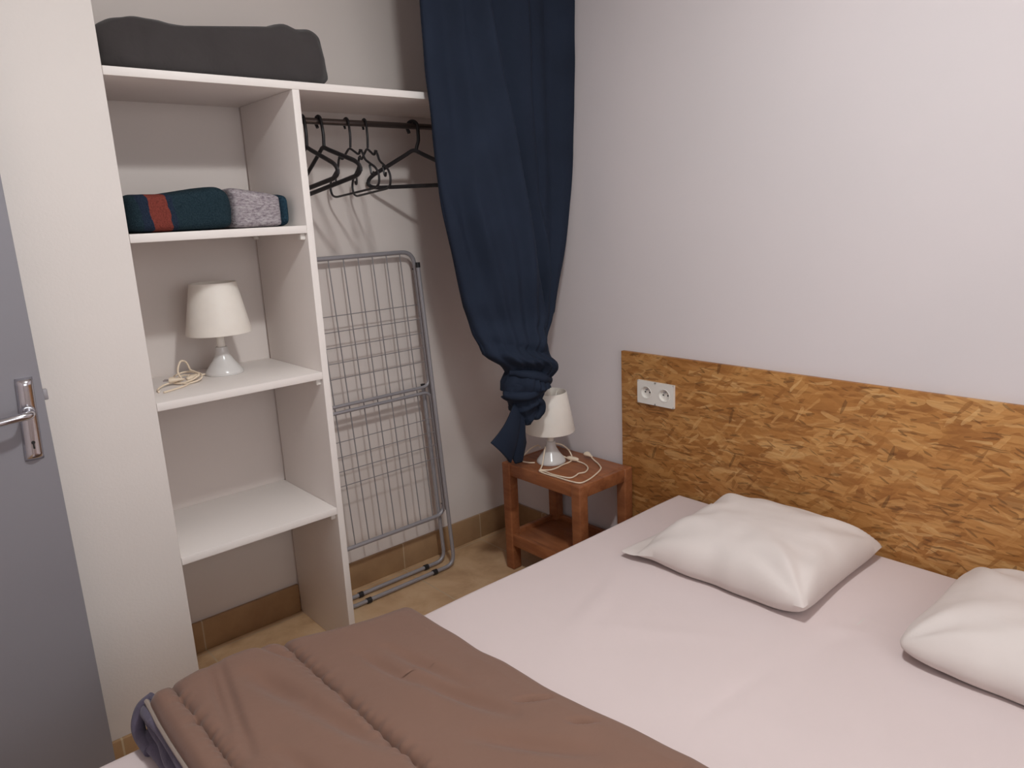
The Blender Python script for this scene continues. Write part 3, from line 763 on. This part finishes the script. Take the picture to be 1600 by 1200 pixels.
tag(p1, 'plump white pillow near the nightstand side of the bed, whole in view', 'pillow', 'pillows at the head of the bed')
p2 = obj('pillow', pillow(-0.280, -2.040, 0.240, 0.270, 0.122, 0.0, 3.1, 0.0, 0.10, lambda u, v: 0.006 * max(0, -u)), m_pillow)
tag(p2, 'white pillow at the right edge of the photo, cut off by the frame', 'pillow', 'pillows at the head of the bed')

# ------------------------------------------------------------------ duvet folded at the foot end
dv = empty('duvet', (-1.42, -1.55, BZ), 'mauve brown quilted duvet folded over the foot half of the bed', 'duvet')
HX = [(-2.30, -1.04), (-1.685, -1.060), (-1.57, -1.073), (-1.476, -1.088), (-1.37, -1.100), (-1.25, -1.100), (-1.18, -1.112), (-1.08, -1.111), (-0.93, -1.114), (-0.85, -1.118)]
XF = -1.720; ZB = BZ + 0.0045
DY0, DY1 = -2.325, -0.878
valleys = [((-1.546, -1.014), (-1.505, -1.174), .024, -.010), ((-1.505, -1.174), (-1.458, -1.337), .022, -.010), ((-1.311, -1.182), (-1.239, -1.408), .018, -.008), ((-1.285, -1.057), (-1.243, -1.281), .016, -.006),
           ((-1.597, -0.918), (-1.641, -1.133), .012, -.006), ((-1.575, -0.911), (-1.638, -1.221), .010, -.005), ((-1.496, -0.896), (-1.449, -1.008), .012, -.006), ((-1.343, -1.053), (-1.317, -1.203), .014, -.005),
           ((-1.206, -1.385), (-1.144, -1.416), .007, -.006), ((-1.172, -1.494), (-1.135, -1.521), .007, -.006), ((-1.33, -1.42), (-1.20, -1.58), .018, -.007), ((-1.40, -1.55), (-1.25, -1.72), .02, -.008),
           ((-1.55, -1.40), (-1.50, -1.60), .02, -.008), ((-1.25, -1.62), (-1.12, -1.70), .01, -.005), ((-1.60, -1.25), (-1.56, -1.45), .016, -.006)]
def seam_d(x, y, xs, seed):
    xx = xs + 0.008 * nz(y * 4, seed) + 0.003 * nz(y * 22, seed + 4)
    return x - xx
def duvet_top(x, y):
    xh = spline_table(HX, y)
    a = xh - x
    T = lerp_table([(0, .040), (0.06, .056), (0.12, .064), (0.22, .074), (0.36, .094), (0.5, .108), (0.7, .112)], a)
    T += 0.006 * nz(x * 6, y * 5, 2.2)
    for xs, seed, w, dp in ((-1.440, 1.0, 0.010, 0.023), (-1.672, 2.0, 0.008, 0.018)):
        d = seam_d(x, y, xs, seed)
        pk = 1 + (0.22 * sin(y * 230 + 9 * nz(y * 7, seed)) + 0.6 * nz(y * 38, seed + 7)) * exp(-(abs(d) - 0.010) ** 2 / 0.0003)
        T -= dp * exp(-(abs(d) / w) ** 0.8) * pk
    for A, B_, w, dp in valleys:
        d, t = seg_d(x, y, A, B_); T += 1.9 * dp * exp(-(d / w) ** 2) * (0.35 + 0.65 * sin(pi * t))
    return T
def spaced(a, b, n, r):
    """n+1 positions from a to b, denser within r of both ends"""
    m = 9; out = [a + r * (1 - cos(pi / 2 * k / m)) for k in range(m)]
    out += [a + r + (b - a - 2 * r) * k / n for k in range(n)]
    out += [b - r * (1 - cos(pi / 2 * (1 - k / m))) for k in range(m + 1)]
    return out
US = spaced(0, 1, 210, 0.05); VS = spaced(0, 1, 260, 0.05)
def duvet_pt(s, t):
    y = DY1 + (DY0 - DY1) * t
    xh = spline_table(HX, y) + 0.004 * nz(y * 11, 3.3)
    xf = XF + 0.010 * nz(y * 5, 8.1)
    x = xh + (xf - xh) * s
    yl = y - (0.020 * (1 - t) * sin(s * 7.0) if t < 0.2 else 0)
    dl = abs(DY1 - y); dr = abs(y - DY0); dh = xh - x; df = x - xf
    e = rnd(dl, 0.060) * rnd(dr, 0.05) * rnd(dh, 0.030)
    T = max(duvet_top(x, y), 0.02) * e
    lowf = 0.080                                      # upper layer only at the foot end
    if df < 0.022:
        k = rnd(df, 0.022); T = lowf * e + (T - lowf * e) * k
    return Vector((x, yl, ZB + T))
n, m = len(US), len(VS)
V = [duvet_pt(s, t) for t in VS for s in US]
F = [(j * n + i, j * n + i + 1, (j + 1) * n + i + 1, (j + 1) * n + i) for j in range(m - 1) for i in range(n - 1)]
o = len(V)                                            # underside
for t in VS:
    for s in US:
        p = V[VS.index(t) * n + US.index(s)]
        z = ZB
        if s > 0.9: z = ZB + 0.070 * smooth01((s - 0.90) / 0.06) * min(1.0, (p.z - ZB) / 0.08)
        V.append(Vector((p.x, p.y, min(z, p.z))))
F += [(o + j * n + i, o + (j + 1) * n + i, o + (j + 1) * n + i + 1, o + j * n + i + 1) for j in range(m - 1) for i in range(n - 1)]
for i in range(n - 1):
    F.append((i, o + i, o + i + 1, i + 1)); b = (m - 1) * n; F.append((b + i, b + i + 1, o + b + i + 1, o + b + i))
for j in range(m - 1):
    F.append((j * n, (j + 1) * n, o + (j + 1) * n, o + j * n)); q = n - 1
    F.append((j * n + q, o + j * n + q, o + (j + 1) * n + q, (j + 1) * n + q))
obj('duvet_cover', (V, F), m_duvet, dv, sharp=70)
def roll(xc, zc_, rx, rz, y0_, y1_, seed):
    def fn(u, v):
        y = y0_ + (y1_ - y0_) * v; a = 2 * pi * u
        k = rnd(v * abs(y1_ - y0_), 0.03) * 1.0
        w = 1 + 0.16 * nz(y * 14, seed, a * 0.5)
        return (xc + 0.010 * nz(y * 8, seed) + rx * cos(a) * w * (0.3 + 0.7 * k), y, max(ZB, zc_ + 0.005 * nz(y * 12, seed + 3) + rz * sin(a) * w * (0.3 + 0.7 * k)))
    g = grid(20, 120, fn, closed_u=True); V, F = g
    return V, F + [tuple(range(20)), tuple(range(len(V) - 20, len(V)))]
li = obj('lining', join(tube([(-1.690, -0.897, ZB + 0.066), (-1.706, -0.895, ZB + 0.045), (-1.708, -0.905, ZB + 0.020), (-1.70, -0.95, ZB + 0.016)], 0.0155, 12), tube(catmull([(-1.700, -0.893, ZB + 0.072), (-1.720, -0.886, ZB + 0.058), (-1.733, -0.890, ZB + 0.034), (-1.736, -0.906, ZB + 0.016), (-1.734, -0.96, ZB + 0.013)], 8), 0.0125, 12), roll(-1.708, ZB + 0.015, 0.032, 0.015, -0.900, -2.30, 1.0), roll(-1.700, ZB + 0.041, 0.030, 0.014, -0.888, -2.30, 2.0), roll(-1.704, ZB + 0.066, 0.024, 0.014, -0.892, -2.30, 3.0)), m_lining, dv, sharp=75)
li['label'] = 'grey lilac folded lining at the open end'
hem = [(XF - 0.001 + 0.010 * nz(y * 5, 8.1), y, ZB + 0.080) for y in [DY1 - 0.03 - k * 0.012 for k in range(116)]]
obj('hem', tube([(-1.706, DY1 - 0.012, ZB + 0.06)] + hem, 0.0045, 8), m_hem, dv)['label'] = 'pale piped hem'

# ------------------------------------------------------------------ light
def point(name, loc, energy, radius, color):
    l = bpy.data.lights.new(name, 'POINT'); l.energy = energy; l.shadow_soft_size = radius; l.color = color
    o = bpy.data.objects.new(name, l); C.objects.link(o); o.location = loc; return o
def point(name, loc, energy, radius, color):
    l = bpy.data.lights.new(name, 'POINT'); l.energy = energy; l.shadow_soft_size = radius; l.color = color
    o = bpy.data.objects.new(name, l); C.objects.link(o); o.location = loc; return o
def area(name, loc, rot, energy, sx, sy, color, shape='RECTANGLE'):
    l = bpy.data.lights.new(name, 'AREA'); l.shape = shape; l.size = sx; l.size_y = sy; l.energy = energy; l.color = color
    o = bpy.data.objects.new(name, l); C.objects.link(o); o.location = loc; o.rotation_euler = rot; return o
area('ceiling_lamp_light', (-1.20, -1.70, 2.33), (0, 0, 0), 16.3, 0.15, 0.15, (0.945, 0.995, 1.0), 'DISK')
point('ceiling_bulb_light', (-1.20, -1.70, 2.30), 10, 0.06, (0.945, 0.99, 0.99))
area('front_fill_light', (-1.35, -3.36, 1.45), (math.radians(90), 0, 0), 12.8, 1.5, 1.2, (0.90, 0.975, 1.0))  # added cool fill by the closed front wall, softens the closet shadows
w = bpy.data.worlds.new('world'); sc.world = w; w.use_nodes = True
w.node_tree.nodes['Background'].inputs['Color'].default_value = (0.6, 0.6, 0.62, 1); w.node_tree.nodes['Background'].inputs['Strength'].default_value = 0.3

# ------------------------------------------------------------------ camera
cam = bpy.data.cameras.new('camera'); cam.sensor_width = 36.0; cam.lens = 1148.36 * 36 / 1600; cam.clip_start = 0.02
co = bpy.data.objects.new('camera', cam); C.objects.link(co)
r = Vector((0.7466, -0.6637, -0.0460)); f = Vector((0.6391, 0.7347, -0.2274)).normalized()
u = r.cross(f).normalized(); r = f.cross(u).normalized()
Mx = Matrix((r, u, -f)).transposed().to_4x4(); Mx.translation = Vector((-1.9781, -2.3065, 1.3404))
co.matrix_world = Mx
sc.camera = co
